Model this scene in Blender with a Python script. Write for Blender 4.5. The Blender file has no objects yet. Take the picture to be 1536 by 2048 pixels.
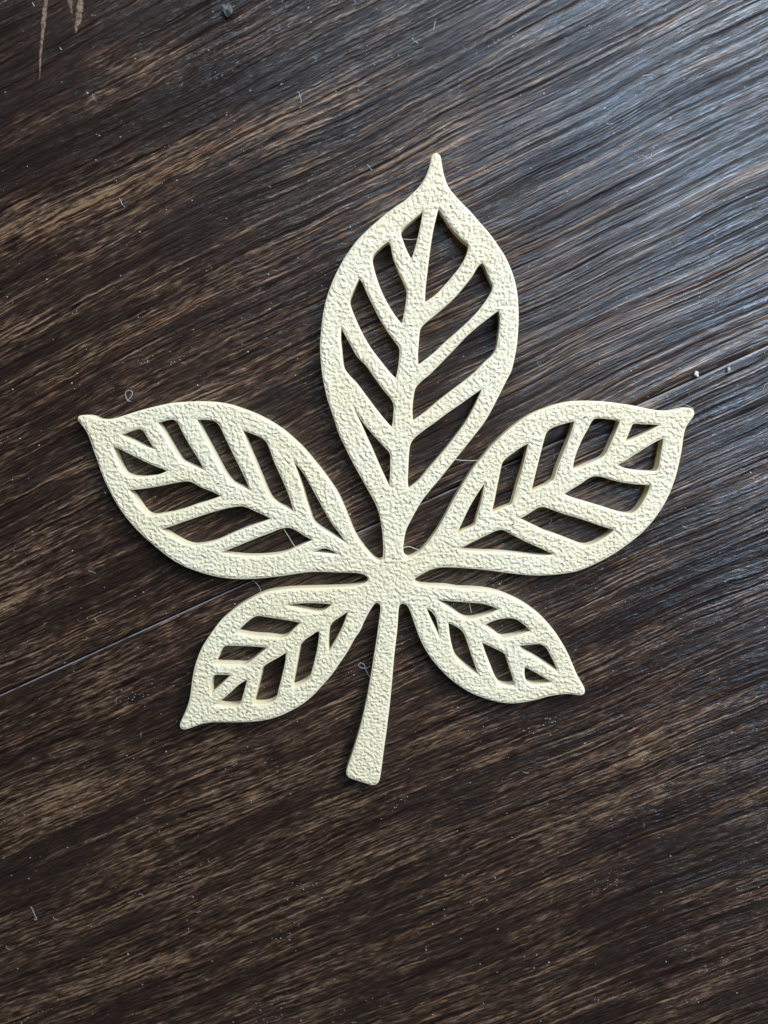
import bpy, bmesh, math, random
import numpy as np
from mathutils import Vector, Matrix, Euler
from mathutils.geometry import delaunay_2d_cdt

sc = bpy.context.scene
C = sc.collection
rnd = random.Random(7)

# ------------------------------------------------------------------ camera
F_PX = 1500.0                      # focal length in pixels of the 1536 x 2048 photograph
CAM_H = 0.150                      # 15 cm above the floor
cam_d = bpy.data.cameras.new('camera'); cam = bpy.data.objects.new('camera', cam_d); C.objects.link(cam)
cam.location = (0, 0, CAM_H)
cam.rotation_euler = (math.radians(-9.25), math.radians(1.2), 0)
cam_d.sensor_fit = 'VERTICAL'; cam_d.sensor_height = 24.0; cam_d.lens = 24.0 * F_PX / 2048
cam_d.clip_start = 0.005; cam_d.clip_end = 20
cam_d.dof.use_dof = True
cam_d.dof.focus_distance = 0.150
cam_d.dof.aperture_fstop = 9.0
sc.camera = cam
CAM_R = cam.rotation_euler.to_matrix()

# ------------------------------------------------------------------ light
world = bpy.data.worlds.new('World'); sc.world = world; world.use_nodes = True
bg = world.node_tree.nodes['Background']
bg.inputs[0].default_value = (0.80, 0.70, 0.58, 1); bg.inputs[1].default_value = 0.075

def area_lamp(name, azimuth, elevation, dist, sx, sy, power, col):
    d = bpy.data.lights.new(name, 'AREA'); d.shape = 'RECTANGLE'; d.size = sx; d.size_y = sy
    d.energy = power; d.color = col
    o = bpy.data.objects.new(name, d); C.objects.link(o)
    a, e = math.radians(azimuth), math.radians(elevation)
    v = Vector((math.cos(a) * math.cos(e), math.sin(a) * math.cos(e), math.sin(e)))
    o.location = v * dist
    o.rotation_euler = v.to_track_quat('Z', 'Y').to_euler()
    return o
# daylight from a window to the upper right: pale lower pane, blue sky in the upper pane; an added soft fill lamp farther round, for haze and bright opening walls
area_lamp('window_lower_pane', 40, 33, 0.75, 0.30, 0.28, 7.2, (0.97, 0.98, 1.0))
area_lamp('window_upper_pane', 40, 57, 0.75, 0.22, 0.20, 3.5, (0.42, 0.68, 1.0))
area_lamp('soft_fill_far', 96, 32, 0.85, 0.5, 0.36, 3.4, (0.72, 0.86, 1.0))

sc.view_settings.view_transform = 'Standard'; sc.view_settings.look = 'None'
sc.view_settings.exposure = 0; sc.view_settings.gamma = 1; sc.view_settings.use_curve_mapping = False

# ------------------------------------------------------------------ helpers
def at(px, py, z=0.0):
    """point of the photograph -> point on the level plane at height z"""
    d = CAM_R @ Vector(((px - 768) / F_PX, -(py - 1024) / F_PX, -1))
    k = (z - CAM_H) / d.z
    return Vector((d.x * k, d.y * k, z))
def at_np(P, z):
    P = np.asarray(P, float); n = len(P)
    d = np.stack([(P[:, 0] - 768) / F_PX, -(P[:, 1] - 1024) / F_PX, -np.ones(n)], 1) @ np.array(CAM_R).T
    k = (z - CAM_H) / d[:, 2]
    return np.stack([d[:, 0] * k, d[:, 1] * k, np.full(n, 1.0) * z], 1)

def mesh_obj(name, verts, faces, mat, parent=None, smooth=True):
    me = bpy.data.meshes.new(name)
    me.from_pydata([tuple(v) for v in verts], [], faces)
    if smooth: me.polygons.foreach_set('use_smooth', [True] * len(me.polygons))
    me.materials.append(mat); me.update()
    o = bpy.data.objects.new(name, me); C.objects.link(o)
    if parent: o.parent = parent
    return o
def tag(o, label=None, cat=None, group=None, kind=None):
    for k, v in (('label', label), ('category', cat), ('group', group), ('kind', kind)):
        if v: o[k] = v
    return o

class Nodes:
    """tiny wrapper for building node trees"""
    def __init__(s, name):
        s.m = bpy.data.materials.new(name); s.m.use_nodes = True
        s.t = s.m.node_tree; s.b = s.t.nodes['Principled BSDF']
    def new(s, typ, ins=(), **kw):
        n = s.t.nodes.new(typ)
        for k, v in kw.items(): setattr(n, k, v)
        for k, v in (ins.items() if isinstance(ins, dict) else enumerate(ins)):
            if v is None: continue
            if isinstance(v, bpy.types.NodeSocket): s.t.links.new(v, n.inputs[k])
            else: n.inputs[k].default_value = v
        return n
    def math(s, op, a, b=None, c=None, clamp=False):
        return s.new('ShaderNodeMath', (a, b, c), operation=op, use_clamp=clamp).outputs[0]
    def add(s, a, b): return s.math('ADD', a, b)
    def mul(s, a, b): return s.math('MULTIPLY', a, b)
    def noise(s, vec, scale=1, detail=2, rough=0.5, dist=0, dim='3D'):
        return s.new('ShaderNodeTexNoise', {'Vector': vec, 'Scale': scale, 'Detail': detail, 'Roughness': rough, 'Distortion': dist}, noise_dimensions=dim).outputs[0]
    def scale(s, vec, k): return s.new('ShaderNodeVectorMath', (vec, k), operation='MULTIPLY').outputs[0]
    def step(s, x, lo, hi, a=0.0, b=1.0):
        return s.new('ShaderNodeMapRange', {0: x, 1: lo, 2: hi, 3: a, 4: b}, interpolation_type='SMOOTHSTEP').outputs[0]
    def ramp(s, x, stops, interp='LINEAR'):
        n = s.new('ShaderNodeValToRGB', {0: x}); r = n.color_ramp; r.interpolation = interp
        while len(r.elements) < len(stops): r.elements.new(0.5)
        for e, (p, c) in zip(r.elements, stops): e.position = p; e.color = (*c, 1)
        return n.outputs[0]
    def mix(s, f, a, b, blend='MIX'):
        n = s.new('ShaderNodeMix', data_type='RGBA', blend_type=blend)
        for k, v in ((0, f), (6, a), (7, b)):
            if isinstance(v, bpy.types.NodeSocket): s.t.links.new(v, n.inputs[k])
            else: n.inputs[k].default_value = v if k == 0 else (*v, 1)
        return n.outputs[2]
    def set(s, name, v):
        if isinstance(v, bpy.types.NodeSocket): s.t.links.new(v, s.b.inputs[name])
        else: s.b.inputs[name].default_value = v
    def bump(s, h, strength, dist, normal=None):
        return s.new('ShaderNodeBump', {'Height': h, 'Strength': strength, 'Distance': dist, 'Normal': normal}).outputs[0]

# ------------------------------------------------------------------ materials
def mat_wood(name, offset):
    N = Nodes(name)
    tc = N.new('ShaderNodeTexCoord').outputs['Object']
    tc = N.new('ShaderNodeVectorMath', (tc, offset), operation='ADD').outputs[0]
    tone = N.new('ShaderNodeAttribute', attribute_name='tone').outputs['Fac']
    sub = lambda a: N.math('SUBTRACT', a, 0.5)
    # the grain wanders: push the across-grain coordinate about
    w1 = sub(N.noise(N.scale(tc, (14, 30, 1)), 1, 2))
    w2 = sub(N.noise(N.scale(tc, (150, 260, 1)), 1, 3, 0.6))
    w3 = sub(N.noise(N.scale(tc, (600, 900, 1)), 1, 2, 0.6))
    st = N.new('ShaderNodeAttribute', attribute_name='straight').outputs['Fac']     # straight-grained part of the board
    short = N.math('SUBTRACT', 1.0, N.mul(st, 0.72)); long_ = N.add(1.0, N.mul(st, 0.9))
    push = N.add(N.mul(w1, 0.0065), N.mul(N.add(N.mul(w2, 0.0011), N.mul(w3, 0.00035)), short))
    vec = N.new('ShaderNodeVectorMath', (tc, N.new('ShaderNodeCombineXYZ', (0.0, push, 0.0)).outputs[0]), operation='ADD').outputs[0]
    band = N.noise(N.scale(vec, (7, 130, 1)), 1, 3, 0.6)          # broad dark and light bands
    streak = N.noise(N.scale(vec, (22, 620, 1)), 1, 3, 0.65)      # streaks of 1 - 2 mm
    lines = N.noise(N.scale(vec, (36, 1900, 1)), 1, 3, 0.65)      # thin long grain lines
    fleck = N.noise(N.scale(vec, (240, 2300, 1)), 1, 2, 0.6, 0.12)     # short flecks
    pore = N.noise(N.scale(vec, (520, 4300, 1)), 1, 2, 0.6, 0.1)
    patch = N.noise(N.scale(tc, (40, 90, 1)), 1, 3, 0.6)
    base = N.add(N.mul(sub(band), 0.75), N.mul(sub(streak), 0.85))
    base = N.add(base, N.mul(sub(patch), 0.8))
    base = N.add(base, N.mul(tone, 0.20))
    fl = N.add(N.add(N.mul(N.mul(sub(fleck), 2.4), short), N.mul(N.mul(sub(pore), 1.3), short)), N.mul(N.mul(sub(lines), 2.0), long_))
    # flecks are strong where the band is light and weak in the dark heart bands
    gate = N.step(base, -0.25, 0.15, 0.34, 1.0)
    val = N.add(N.add(N.mul(base, 0.62), N.mul(fl, gate)), 0.41)
    col = N.ramp(val, [(0.0, (0.0085, 0.0050, 0.0040)), (0.28, (0.0195, 0.0115, 0.0088)), (0.48, (0.040, 0.0228, 0.0152)),
                       (0.72, (0.105, 0.060, 0.036)), (1.0, (0.25, 0.155, 0.088))])
    # some streaks lean to red-brown
    hue = N.noise(N.scale(vec, (18, 260, 1)), 1, 2)
    col = N.mix(N.step(hue, 0.52, 0.72, 0.0, 0.5), col, (0.9, 0.68, 0.60), 'MULTIPLY')
    wear_glint = N.new('ShaderNodeAttribute', attribute_name='wear_glint').outputs['Fac']      # rubbed long edge; the highlight along it is put into the colour too
    rub_glint = N.mul(wear_glint, N.step(N.noise(N.scale(tc, (90, 300, 1)), 1, 3, 0.6), 0.28, 0.52))
    col = N.mix(rub_glint, col, (0.30, 0.29, 0.29))
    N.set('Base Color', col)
    N.set('Roughness', N.step(lines, 0.3, 0.7, 0.34, 0.19))
    ridge = N.noise(N.scale(vec, (9, 800, 1)), 1, 3, 0.6)         # long embossed ridges
    h = N.add(N.mul(N.add(N.mul(fleck, 0.85), N.mul(pore, 0.4)), short), N.add(N.mul(lines, 0.85), N.mul(N.mul(ridge, 1.5), long_)))
    n1 = N.bump(h, 1.0, 0.00030)
    N.set('Specular IOR Level', N.step(N.add(N.mul(lines, 0.55), N.mul(ridge, 0.45)), 0.36, 0.60, 0.10, 1.0))
    grit = N.noise(tc, 5200, 2, 0.6)
    N.set('Normal', N.bump(grit, 0.12, 0.00008, n1))
    return N.m

def mat_leaf():
    N = Nodes('cream_plastic')
    tc = N.new('ShaderNodeTexCoord').outputs['Object']
    edge = N.new('ShaderNodeAttribute', attribute_name='edge').outputs['Fac']
    warp = N.new('ShaderNodeVectorMath', (N.new('ShaderNodeTexNoise', {'Vector': tc, 'Scale': 900.0}).outputs[1], (0.0005, 0.0005, 0)), operation='MULTIPLY').outputs[0]
    wv = N.new('ShaderNodeVectorMath', (tc, warp), operation='ADD').outputs[0]
    blob = N.noise(wv, 1550, 1.0, 0.4)
    big = N.noise(tc, 330, 2, 0.5)
    h = N.step(blob, 0.25, 0.75)
    flat = N.step(big, 0.36, 0.64, 0.65, 1.0)
    h = N.mul(h, flat)
    micro = N.noise(tc, 4200, 2, 0.5)
    h = N.add(h, N.mul(micro, 0.15))
    h = N.mul(h, N.step(edge, 0.15, 0.95, 0.0, 1.0))
    pos = N.new('ShaderNodeSeparateXYZ', (tc,)).outputs[2]
    layer = N.mul(N.math('SINE', N.mul(pos, 2 * math.pi / 0.0003)), N.step(edge, 0.0, 0.1, 0.09, 0.0))
    N.set('Normal', N.bump(N.add(h, layer), 0.85, 0.00029))
    tint = N.noise(tc, 60, 3, 0.5)
    col = N.mix(N.step(tint, 0.35, 0.65), (0.79, 0.69, 0.46), (0.81, 0.725, 0.515))
    N.set('Base Color', col)
    N.set('Roughness', 0.46)
    N.set('Specular IOR Level', 0.42)
    N.set('Subsurface Weight', 0.18); N.set('Subsurface Radius', (1.0, 0.75, 0.4)); N.set('Subsurface Scale', 0.0006)
    return N.m

def mat_plain(name, col, rough=0.6, spec=0.4, nscale=0, namp=0.3, alpha_t=0):
    N = Nodes(name)
    if nscale:
        tc = N.new('ShaderNodeTexCoord').outputs['Object']
        n = N.noise(tc, nscale, 3, 0.6)
        N.set('Base Color', N.mix(N.step(n, 0.3, 0.7), tuple(c * (1 - namp) for c in col), tuple(min(1, c * (1 + namp)) for c in col)))
        N.set('Normal', N.bump(n, 0.5, 0.0002))
    else: N.set('Base Color', (*col, 1))
    N.set('Roughness', rough); N.set('Specular IOR Level', spec)
    if alpha_t: N.set('Transmission Weight', alpha_t)
    return N.m

M_LEAF = mat_leaf()
M_DUST = mat_plain('pale_dust', (0.62, 0.63, 0.66), 0.7, 0.4)
M_LINT = mat_plain('white_fibre', (0.5, 0.51, 0.54), 0.5, 0.5)
M_STRING = mat_plain('thin_plastic_string', (0.80, 0.76, 0.62), 0.35, 0.5)
M_CRUMB = mat_plain('white_crumb', (0.55, 0.54, 0.52), 0.7, 0.4, 3000, 0.15)
M_GRIT = mat_plain('dark_grit', (0.028, 0.026, 0.027), 0.45, 0.6, 2500, 0.6)
M_RAW = mat_plain('bare_fibre_board', (0.16, 0.112, 0.068), 0.75, 0.3, 1500, 0.75)
M_SUB = mat_plain('dark_underlay', (0.012, 0.010, 0.009), 0.9, 0.2, 300, 0.3)

# ------------------------------------------------------------------ floor: planks of dark laminate
SEAM_A, SEAM_B = at(0, 1389), at(1536, 690)
GRAIN = math.atan2(SEAM_B.y - SEAM_A.y, SEAM_B.x - SEAM_A.x)
ux = Vector((math.cos(GRAIN), math.sin(GRAIN), 0)); uy = Vector((-ux.y, ux.x, 0))
seam_mid = (SEAM_A + SEAM_B) / 2
PLANK_W, PLANK_L, GAP = 0.192, 1.285, 0.00026

floor = mesh_obj('floor', [seam_mid + ux * a * 1.3 + uy * b * 0.42 + Vector((0, 0, z)) for z in (-0.012, -0.0085) for a, b in ((-1, -1), (1, -1), (1, 1), (-1, 1))],
                 [(3, 2, 1, 0), (4, 5, 6, 7), (0, 1, 5, 4), (1, 2, 6, 5), (2, 3, 7, 6), (3, 0, 4, 7)], M_SUB, smooth=False)
tag(floor, kind='structure', label='dark brown wood-grain laminate floor under the leaf')

# patches of the wood's own colour: (photo x, y, length px, width px, extra turn deg, amount)
TONES = [(270,135,85,38,4,1.5),(330,120,60,26,0,.8),(40,270,60,22,0,1.1),(300,345,260,17,-2,1.5),(110,435,130,24,-3,1.4),(430,300,130,12,-2,1.2),(330,400,110,12,0,.8),
 (740,190,230,9,0,1.6),(600,245,130,14,0,1.1),(880,285,190,9,0,1.2),(560,80,70,22,0,.8),(720,270,190,10,0,.8),(500,30,60,18,0,.6),
 (200,60,330,60,-6,-1.4),(200,250,300,26,-3,-1.5),(450,170,160,30,-2,-1.1),(700,90,260,26,0,-1.0),(850,140,200,16,0,-1.0),(600,310,240,18,0,-1.0),(420,230,220,14,0,-.9),
 (160,400,130,8,0,-1.0),(320,500,200,16,0,-.7),(520,450,170,16,0,-.8),(250,600,260,24,0,.5),(520,560,170,12,0,.8),(90,640,140,10,0,.8),(420,500,120,9,0,.8),(580,640,110,14,0,.7),
 (300,690,260,14,0,-.7),(90,700,160,16,0,-.8),(560,740,140,20,0,.5),(100,780,160,20,0,.5),(180,870,180,20,0,-.4),(60,960,120,24,0,.3),(620,800,60,20,0,.7),
 (1120,330,240,12,0,-.7),(1060,440,160,14,0,-.8),(1200,250,300,12,0,-.6),(1240,470,220,12,0,.7),(1130,620,160,30,0,.6),(1330,640,200,16,0,.6),(1250,750,140,10,0,.7),(1110,720,90,24,0,.4),
 (1350,830,120,16,0,-.8),(1430,960,120,24,0,.5),(1470,1010,90,10,0,.8),(1400,1130,160,14,0,-.7),(1290,1130,60,24,0,.9),(1210,1220,60,14,0,1.0),(1220,1250,140,10,0,-1.1),(1400,1200,160,24,0,-.4),
 (1330,1310,110,16,0,-.6),(1440,1380,120,20,0,.3),(60,1235,110,18,0,-1.2),(270,1140,110,16,0,-1.1),(170,1270,120,22,0,.5),(250,1330,160,20,0,.6),(80,1330,80,20,0,.3),(130,1420,200,24,0,.4),(330,1430,110,12,0,-.4),
 (70,1605,130,42,2,1.3),(210,1560,120,26,2,.9),(160,1665,230,15,3,-1.5),(40,1690,80,14,3,.9),(330,1690,160,12,2,.7),(300,1750,150,20,2,.5),(90,1760,140,20,4,-.7),(60,1900,130,26,6,.6),(170,1880,150,16,6,-.8),
 (120,2000,90,12,8,.5),(260,2010,100,16,8,-.8),(330,1960,110,9,8,.7),(470,1890,90,14,8,-.5),(430,1560,120,24,0,.5),(600,1540,90,16,0,.6),(540,1640,160,16,0,-.4),(720,1640,120,26,0,.3),(900,1720,180,18,0,-.5),
 (1000,1750,150,20,0,.5),(800,1960,140,16,0,-.6),(960,1880,130,22,0,-.5),(880,2000,120,12,0,.5),(1300,1480,150,38,0,1.1),(1240,1520,110,22,0,.8),(1420,1430,130,14,0,.6),(1120,1660,130,26,0,.9),(1240,1600,170,10,0,.7),
 (1270,1660,170,11,0,-1.1),(1400,1600,140,14,0,-.9),(1180,1740,120,14,0,.9),(1090,1880,70,30,0,1.0),(1150,1820,100,14,0,.7),(1300,1790,220,26,0,-1.0),(1440,1820,70,5,0,2.2),(1390,1870,60,5,0,1.4),(1340,1910,120,30,0,-1.0),
 (1460,1900,90,10,0,.7),(1180,1950,120,14,0,-.8),(1280,1985,110,9,0,.9),(1430,2010,110,18,0,-.7),(1070,2000,90,12,0,.5)]
TN = []
for x, y, l, w, turn, amp in TONES:
    p = at(x, y); TN.append((p.x, p.y, l * 1e-4, w * 1e-4, GRAIN + math.radians(turn), amp))
def tone_at(X, Y):
    t = np.zeros_like(X)
    for x, y, l, w, a, amp in TN:
        c, s = math.cos(a), math.sin(a)
        u = (X - x) * c + (Y - y) * s; v = -(X - x) * s + (Y - y) * c
        t += amp * np.exp(-0.5 * ((u / l) ** 4 + (v / w) ** 2))
    return t

def make_plank(row, shift, mat):
    """one board: gridded top with rolled long edges, straight sides"""
    o = bpy.data.objects.new('plank', bpy.data.meshes.new('plank')); C.objects.link(o)
    o.location = seam_mid + uy * (row * PLANK_W + PLANK_W / 2) + ux * shift
    o.rotation_euler = (0, 0, GRAIN)
    xs = sorted(set(list(np.round(np.arange(-0.16, 0.1601, 0.002) - shift, 5)) + list(np.round(np.linspace(-PLANK_L / 2, PLANK_L / 2, 14), 5))))
    xs = [x for x in xs if abs(x) <= PLANK_L / 2 + 1e-6]
    hw = PLANK_W / 2 - GAP / 2
    ys = [-hw] + [-hw + d for d in (0.00012, 0.0003, 0.0006, 0.0010)] + list(np.arange(-hw + 0.0018, hw - 0.0017, 0.0011)) + [hw - d for d in (0.0010, 0.0006, 0.0003, 0.00012)] + [hw]
    def zz(y):
        d = hw - abs(y)
        return -0.9 * max(0, 0.0003 - d) - 0.00005 * max(0, 1 - d / 0.001) ** 2
    V = [(x, y, zz(y)) for x in xs for y in ys]; nx, ny = len(xs), len(ys)
    Fc = [(i * ny + j, (i + 1) * ny + j, (i + 1) * ny + j + 1, i * ny + j + 1) for i in range(nx - 1) for j in range(ny - 1)]
    k = len(V)
    V += [(x, y, -0.008) for x in xs for y in (ys[0], ys[-1])]
    for i in range(nx - 1):
        Fc.append((k + 2 * i, k + 2 * i + 2, (i + 1) * ny, i * ny))
        Fc.append((i * ny + ny - 1, (i + 1) * ny + ny - 1, k + 2 * i + 3, k + 2 * i + 1))
    me = o.data; me.from_pydata(V, [], Fc); me.materials.append(mat)
    A = np.array(V); Wx = o.location.x + A[:, 0] * ux.x + A[:, 1] * uy.x; Wy = o.location.y + A[:, 0] * ux.y + A[:, 1] * uy.y
    sc_ = at(1430, 430)
    su = (Wx - sc_.x) * ux.x + (Wy - sc_.y) * ux.y; sv = (Wx - sc_.x) * uy.x + (Wy - sc_.y) * uy.y
    dk = hw - A[:, 1]
    me.attributes.new('wear_glint', 'FLOAT', 'POINT').data.foreach_set('value', ((dk < 0.00028) & (dk > 0.00005)).astype(np.float32))
    me.attributes.new('straight', 'FLOAT', 'POINT').data.foreach_set('value', (0.22 + 0.78 * np.exp(-0.5 * ((su / 0.05) ** 2 + (sv / 0.042) ** 2))).astype(np.float32))
    me.attributes.new('tone', 'FLOAT', 'POINT').data.foreach_set('value', tone_at(Wx, Wy).astype(np.float32))
    me.polygons.foreach_set('use_smooth', [True] * len(me.polygons)); me.update()
    o.parent = floor
    return o
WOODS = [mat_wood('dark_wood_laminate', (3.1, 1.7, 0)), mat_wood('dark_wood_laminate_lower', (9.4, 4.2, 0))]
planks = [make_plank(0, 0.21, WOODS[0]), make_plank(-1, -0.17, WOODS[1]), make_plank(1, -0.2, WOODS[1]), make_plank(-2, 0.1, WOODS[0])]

# long bare scratches near the top edge of the upper board
def scratch(pts, widths, seed):
    r = random.Random(seed); V = []; Fc = []
    P = []
    for i in range(len(pts) - 1):
        for k in range(14):
            t = k / 14; P.append((pts[i][0] * (1 - t) + pts[i + 1][0] * t, pts[i][1] * (1 - t) + pts[i + 1][1] * t, widths[i] * (1 - t) + widths[i + 1] * t))
    P.append((*pts[-1], widths[-1]))
    for x, y, w in P:
        a = w * r.uniform(.55, 1.3); b = w * r.uniform(.55, 1.3)
        V += [at(x - a, y, 0.00003), at(x, y, 0.00006), at(x + b, y, 0.00003)]
    for i in range(len(P) - 1):
        for k in (0, 1): Fc.append((3 * i + k + 3, 3 * i + k + 4, 3 * i + k + 1, 3 * i + k))
    o = mesh_obj('scratch', V, Fc, M_RAW)
    o.parent = planks[0]; o.matrix_parent_inverse = (Matrix.Translation(planks[0].location) @ Matrix.Rotation(GRAIN, 4, 'Z')).inverted()
    o['label'] = 'pale scratch worn through the dark finish'
scratch([(96, -60), (92, 0), (86, 60), (81, 110), (79, 160)], [5.5, 5, 3.6, 2.2, .5], 1)
scratch([(168, -60), (162, 0), (156, 45), (151, 66)], [7, 6.5, 5, 1.2], 2)
scratch([(137, -50), (140, 5), (144, 28)], [5, 4, .8], 3)

# ------------------------------------------------------------------ the leaf
THICK = 0.0027
# outline and openings, as seen in the photograph (third value 1 = sharp corner)
OUTLINE = [(872.5,306.6),(879.1,310.6),(882.2,323.8),(885,340.9),(889.1,356.6),(896.9,375.3),(907.8,389.4),(921.9,405),(940.6,423.8),(959.4,445.6),(979.7,469.1),(995.3,490.9),(1009.4,512.8),(1020.3,536.2),(1028.8,561.2),(1033.8,586.2),(1035.9,611.2),(1036.6,636.2),(1035.6,661.2),(1033.1,689.4),(1028.1,717.5),(1021.9,742.5),(1014.1,757.5),(1003.1,779.4),(990.6,804.4),(978.1,827.8),(968.8,843.4),(950,868.4),(931.2,891.9),(912.5,915.3),(893.8,938.8),(875,962.2),(857.8,982.5),(842.2,1002.8),(831.2,1021.6),(820.3,1041.9),(811.9,1059.1),(808.4,1073.1),(806.2,1088.8),(805.6,1101.2),(807.5,1111.2),(813.8,1116.9),(822.5,1114.4),(841.8,1102.1),(850.9,1091.7),(861.9,1078),(874.6,1059.8),(889.2,1034.3),(903.8,1006.9),(918.4,981.4),(933,957.7),(947.6,935.8),(964,915.8),(980.4,895.7),(996.8,879.3),(1013.2,863.8),(1031.4,849.2),(1049.6,836.5),(1069.7,825.5),(1090,817.4),(1106.1,811.8),(1122.3,807.4),(1140.5,804.1),(1158.6,802.7),(1178.8,802.5),(1199,803.3),(1219.2,805.1),(1239.4,807.8),(1259.5,810.8),(1277.7,814.2),(1295.9,818.3),(1312,821.1),(1328.2,822.3),(1342.3,821.9),(1354.4,819.7),(1364.5,817.2),(1374.6,815.8),(1382.6,817.6),(1387.1,821.3),(1388.3,826.7),(1385.7,833.4),(1379.6,841.5),(1373.6,850.5),(1369.5,859.6),(1366.9,870.7),(1364.9,884.9),(1362.9,900),(1360,915.1),(1356,933.3),(1351.4,951.5),(1345.3,969.6),(1338.2,987.8),(1329.2,1006),(1319.1,1022.1),(1307,1039.3),(1293.8,1054.4),(1279.7,1068.5),(1263.6,1081.6),(1247.4,1093.7),(1231.3,1104.8),(1215.1,1114.5),(1199,1123),(1160.1,1140),(1135.5,1145.5),(1108.1,1149),(1080.8,1150.4),(1053.4,1149.6),(960,1138.3),(940.7,1136.6),(916.3,1134.9),(894.3,1134.2),(877.2,1134.9),(862.6,1138.6),(848,1145.2),(835.8,1152.5),(828.4,1158.6),(828.4,1164),(834.5,1169.1),(850.4,1171.8),(867.5,1172.7),(891.9,1174),(916.7,1177.7),(944.1,1178.6),(971.4,1181),(996,1186.5),(1017.9,1194.7),(1039.8,1205.1),(1061.6,1218.8),(1080.8,1233.8),(1097.2,1250.7),(1112.2,1269.1),(1125.1,1289),(1136,1309.5),(1144.2,1328.7),(1151.1,1345.1),(1158.7,1360.1),(1166.1,1372.4),(1169.4,1382),(1166.9,1388.8),(1160.1,1390.2),(1146.4,1388.3),(1130,1387.5),(1113.6,1389.4),(1094.5,1392.9),(1075.3,1398.4),(1053.4,1403),(1034.3,1405.8),(1017.9,1406.1),(998.8,1403.9),(976.9,1398.4),(955,1391),(935.9,1382),(916.7,1369.7),(897.6,1354.7),(878.4,1335.5),(864.8,1319.1),(851.1,1298.6),(840.2,1276.7),(832,1254.8),(825.1,1234.3),(819.6,1219.3),(814.2,1210.5),(803.5,1206.7),(798.2,1211.3),(796.2,1222),(795,1241.6),(793,1266),(789.4,1295.3),(786.4,1324.6),(784,1353.9),(781.3,1383.2),(778.4,1412.4),(774.7,1441.7),(771.6,1466.1),(767.4,1495.4),(763.7,1524.7),(760.6,1546.7),(758.1,1560.1),(754,1567.4),(745.9,1570.1),(733.2,1566.7),(718.6,1562.1),(703.9,1557.2),(695.9,1553),(693,1546.2),(695.4,1534.5),(701.5,1517.4),(708.8,1495.4),(716.1,1471),(723,1446.6),(729.1,1419.8),(734.5,1395.4),(739.3,1368.5),(743.5,1344.1),(747.9,1314.8),(752.8,1285.5),(756.9,1256.2),(760.1,1231.8),(761.5,1217.2),(760.1,1208.6),(754.7,1205),(748.4,1207.9),(741.8,1217.2),(734.5,1229.4),(727.1,1244),(719.8,1261.1),(709.1,1276.7),(695.5,1301.3),(679.1,1325.9),(662.7,1349.2),(643.5,1371.1),(624.4,1391.6),(602.5,1409.3),(577.9,1423),(556,1432.6),(531.4,1439.4),(504.1,1443),(476.7,1444.1),(449.4,1444.1),(424.8,1444.1),(405.6,1446.8),(389.2,1452.3),(375.5,1457.2),(366,1458.6),(360,1453.6),(361.3,1445.7),(367.3,1432.6),(374.2,1416.2),(379.6,1398.4),(382.4,1380.6),(385.1,1358.8),(389.2,1336.9),(396.1,1315),(404.3,1295.9),(415.2,1278.1),(427.5,1260.3),(441.2,1242.5),(457.6,1228),(474,1215.2),(493.1,1203.4),(512.3,1193.3),(531.4,1185.9),(558.8,1181),(586.1,1178.6),(613.4,1177.5),(640.8,1176.9),(668.1,1176.1),(695.5,1174.5),(717.3,1171.4),(731,1166.5),(737.3,1160.2),(735.9,1155),(729.7,1149.8),(718.7,1146.3),(695.5,1144.6),(668.1,1144.1),(640.8,1143.3),(618.9,1143.6),(599.8,1146),(572.4,1150.1),(545.1,1153.7),(517.7,1156.4),(490.4,1157.8),(463,1157),(438.4,1153.7),(413.8,1148.2),(388.4,1140),(367.3,1131.6),(346.2,1119.8),(325.2,1104.6),(304.1,1087),(283,1068.3),(264.2,1048.4),(247.8,1028.4),(233.7,1007.3),(220.9,983.9),(210.3,962.8),(202.1,941.7),(195.1,920.6),(188,901.9),(181,880.8),(175.2,866.7),(168.1,855),(159.9,844.5),(155.5,836.7),(157.8,832.7),(165.8,831.1),(175.2,831.1),(183.4,833.4),(191.6,837.2),(200.9,839.3),(212.7,839.5),(226.7,837.9),(243.1,833.4),(261.9,827.3),(280.6,821.5),(304.1,815.2),(327.5,809.8),(350.9,806),(374.4,804.4),(397.8,803.7),(424.7,804.7),(443.4,807),(462.2,811.2),(482.1,818),(502,825.3),(523.1,835.2),(544.2,846.9),(565.3,861.4),(584.1,877.3),(602.8,894.9),(619.2,913.7),(635.6,933.6),(650.9,953.5),(664.9,973.4),(675.9,991),(684.1,1008.6),(691.2,1025),(698.2,1042.6),(705.2,1060.2),(715.3,1079.4),(727,1095.8),(739.9,1110.5),(750.5,1119.5),(759.4,1122.5),(765.5,1118.3),(767.1,1104.7),(766.9,1088.3),(765.7,1069.5),(763.4,1050.8),(759.8,1032),(754,1013.3),(744.6,994.5),(734.1,975.8),(722.3,954.7),(710.6,933.6),(698.9,911.3),(688.4,889.1),(677.8,866.8),(670.8,844.5),(663.7,823.4),(655.6,800),(650,776.2),(645.3,751.2),(642.2,723.8),(640.6,689.4),(643.1,658.1),(646.9,626.9),(653.1,598.8),(662.5,570.6),(673.4,545.6),(685.9,522.2),(700,500.3),(717.2,478.4),(734.4,461.2),(753.1,444.1),(771.9,428.4),(790.6,414.4),(809.4,401.9),(828.1,384.7),(843.8,367.5),(853.1,350.3),(860,331.6),(864.1,312.8),(867.5,308.1)]
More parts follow.
